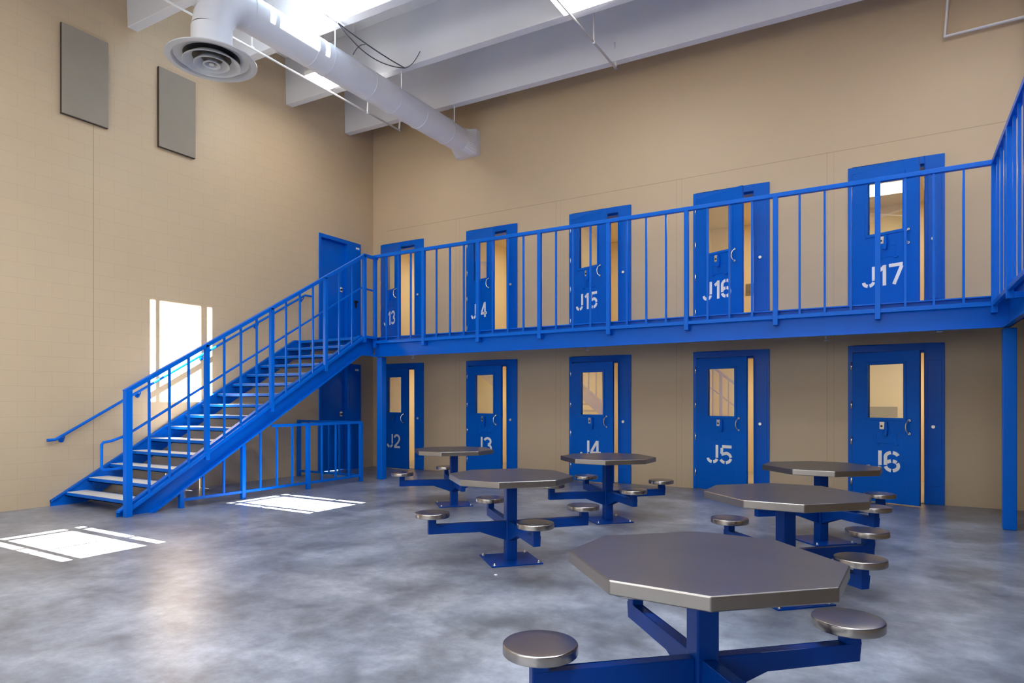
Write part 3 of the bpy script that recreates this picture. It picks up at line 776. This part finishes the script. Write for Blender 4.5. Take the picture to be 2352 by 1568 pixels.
# ------------------------------------------------------------------ sprinkler pipes
def pipe(name, pts, rad, lab, extra=(), group=None):
    r = empty(name, pts[0]); tag(r, lab, 'pipe', group=group)
    child_world(MB().tube(pts, rad, 10), 'main_pipe', M['pipe'], r)
    for e in extra:
        child_world(MB().tube(e, rad*.95, 10), 'riser', M['pipe'], r)
    for e in [x[0] for x in extra]+[pts[0]]:
        child_world(MB().tube([(e[0], e[1]-.03, e[2]), (e[0], e[1]+.03, e[2])], rad*1.35, 10), 'fitting', M['pipe'], r)
pz = 6.80
pipe('sprinkler_pipe', [(1.5, -.88, 6.76), (1.5, -8.2, 6.82)], .017, 'long thin white pipe passing beneath the duct toward the left wall',
     [[(1.5, -.88, 6.76), (1.5, -.86, 7.02)], [(1.5, -1.76, 6.765), (1.5, -1.76, 7.86)], [(1.5, -4.26, 6.80), (1.5, -4.26, 7.86)]], 'sprinkler pipes')
pipe('sprinkler_pipe', [(6.0, -.80, 6.82), (6.0, -8.0, 6.82)], .017, 'thin white pipe hanging below the ribs in the middle of the ceiling',
     [[(6.0, -.80, 6.82), (6.0, -.855, 7.22)], [(6.0, -1.69, 6.82), (6.0, -1.69, 7.785)]], 'sprinkler pipes')
pipe('sprinkler_pipe', [(10.56, -.09, 7.6), (10.473, -.09, 6.39), (13.0, -.09, 6.42)], .024, 'white pipe bent along the back wall at the upper right corner', group='sprinkler pipes')

r = empty('conduit', (2.9, -3.86, 6.95)); tag(r, 'thin white conduit in front of the bright third rib', 'conduit')
child_world(MB().tube([(2.9, -3.88, 6.95), (2.9, -6.7, 6.95)], .010, 8), 'conduit_tube', M['pipe'], r)
r = empty('cable_bundle', (2.9, -3.0, 6.9)); tag(r, 'loose dark cables drooping between two roof ribs', 'cable')
def droop(a, b, sag, n=14, wob=0):
    return [(a[0]+(b[0]-a[0])*i/n+wob*math.sin(PI*i/n), a[1]+(b[1]-a[1])*i/n, a[2]+(b[2]-a[2])*i/n-sag*4*(i/n)*(1-i/n)) for i in range(n+1)]
E0, E1 = (2.9, -3.86, 6.95), (2.93, -2.40, 6.93)
child_world(MB().tube(droop(E0, E1, .03), .009, 8), 'cable', M['wire'], r)
child_world(MB().tube(droop(E0, E1, .14, wob=-.05), .008, 8), 'cable', M['wire'], r)
child_world(MB().tube(droop((2.9, -3.3, 6.90), (2.6, -3.25, 6.85), -.05), .007, 8), 'cable', M['wire'], r)
child_world(MB().tube(droop(E1, (3.25, -2.40, 7.12), .06), .006, 8), 'cable', M['wire'], r)

# ------------------------------------------------------------------ lamps between the ribs
def lamp(x0, x1, y0, y1, z, lab):
    r = empty('ceiling_light', ((x0+x1)/2, (y0+y1)/2, z)); tag(r, lab, 'light', group='rectangular ceiling lights')
    child_world(MB().box(x0, x1, y0, y1, z, z+.07), 'light_housing', M['pipe'], r)
    child_world(MB().box(x0+.01, x1-.01, y0+.01, y1-.01, z-.008, z), 'light_lens', M['lamp'], r)
    for x in (x0+.15, x1-.15):
        child_world(MB().tube([(x, (y0+y1)/2, z+.07), (x, (y0+y1)/2, 7.9-.018*x)], .006, 6), 'suspension_rod', M['pipe'], r)
lamp(1.24, 2.28, -3.02, -2.46, 6.97, 'bright rectangular light seen between the duct and the thin pipe')
lamp(5.85, 7.05, -2.98, -2.40, 6.90, 'bright rectangular light at the top edge above door J15')
lamp(10.4, 11.6, -2.98, -2.40, 6.80, 'rectangular light high over the walkway corner')  # unseen lamp added for more light
for x, y in ((1.3, -9.2), (5.85, -9.2), (10.4, -9.2), (1.3, -13.3), (5.85, -13.3), (10.4, -13.3)):  # unseen lamps added as fill over the rest of the room
    lamp(x, x+1.2, y-.3, y+.3, 6.9, 'rectangular ceiling light behind the camera, %s side, %s row' % ({1.3: 'left', 5.85: 'middle', 10.4: 'right'}[x], 'first' if y > -10 else 'last'))
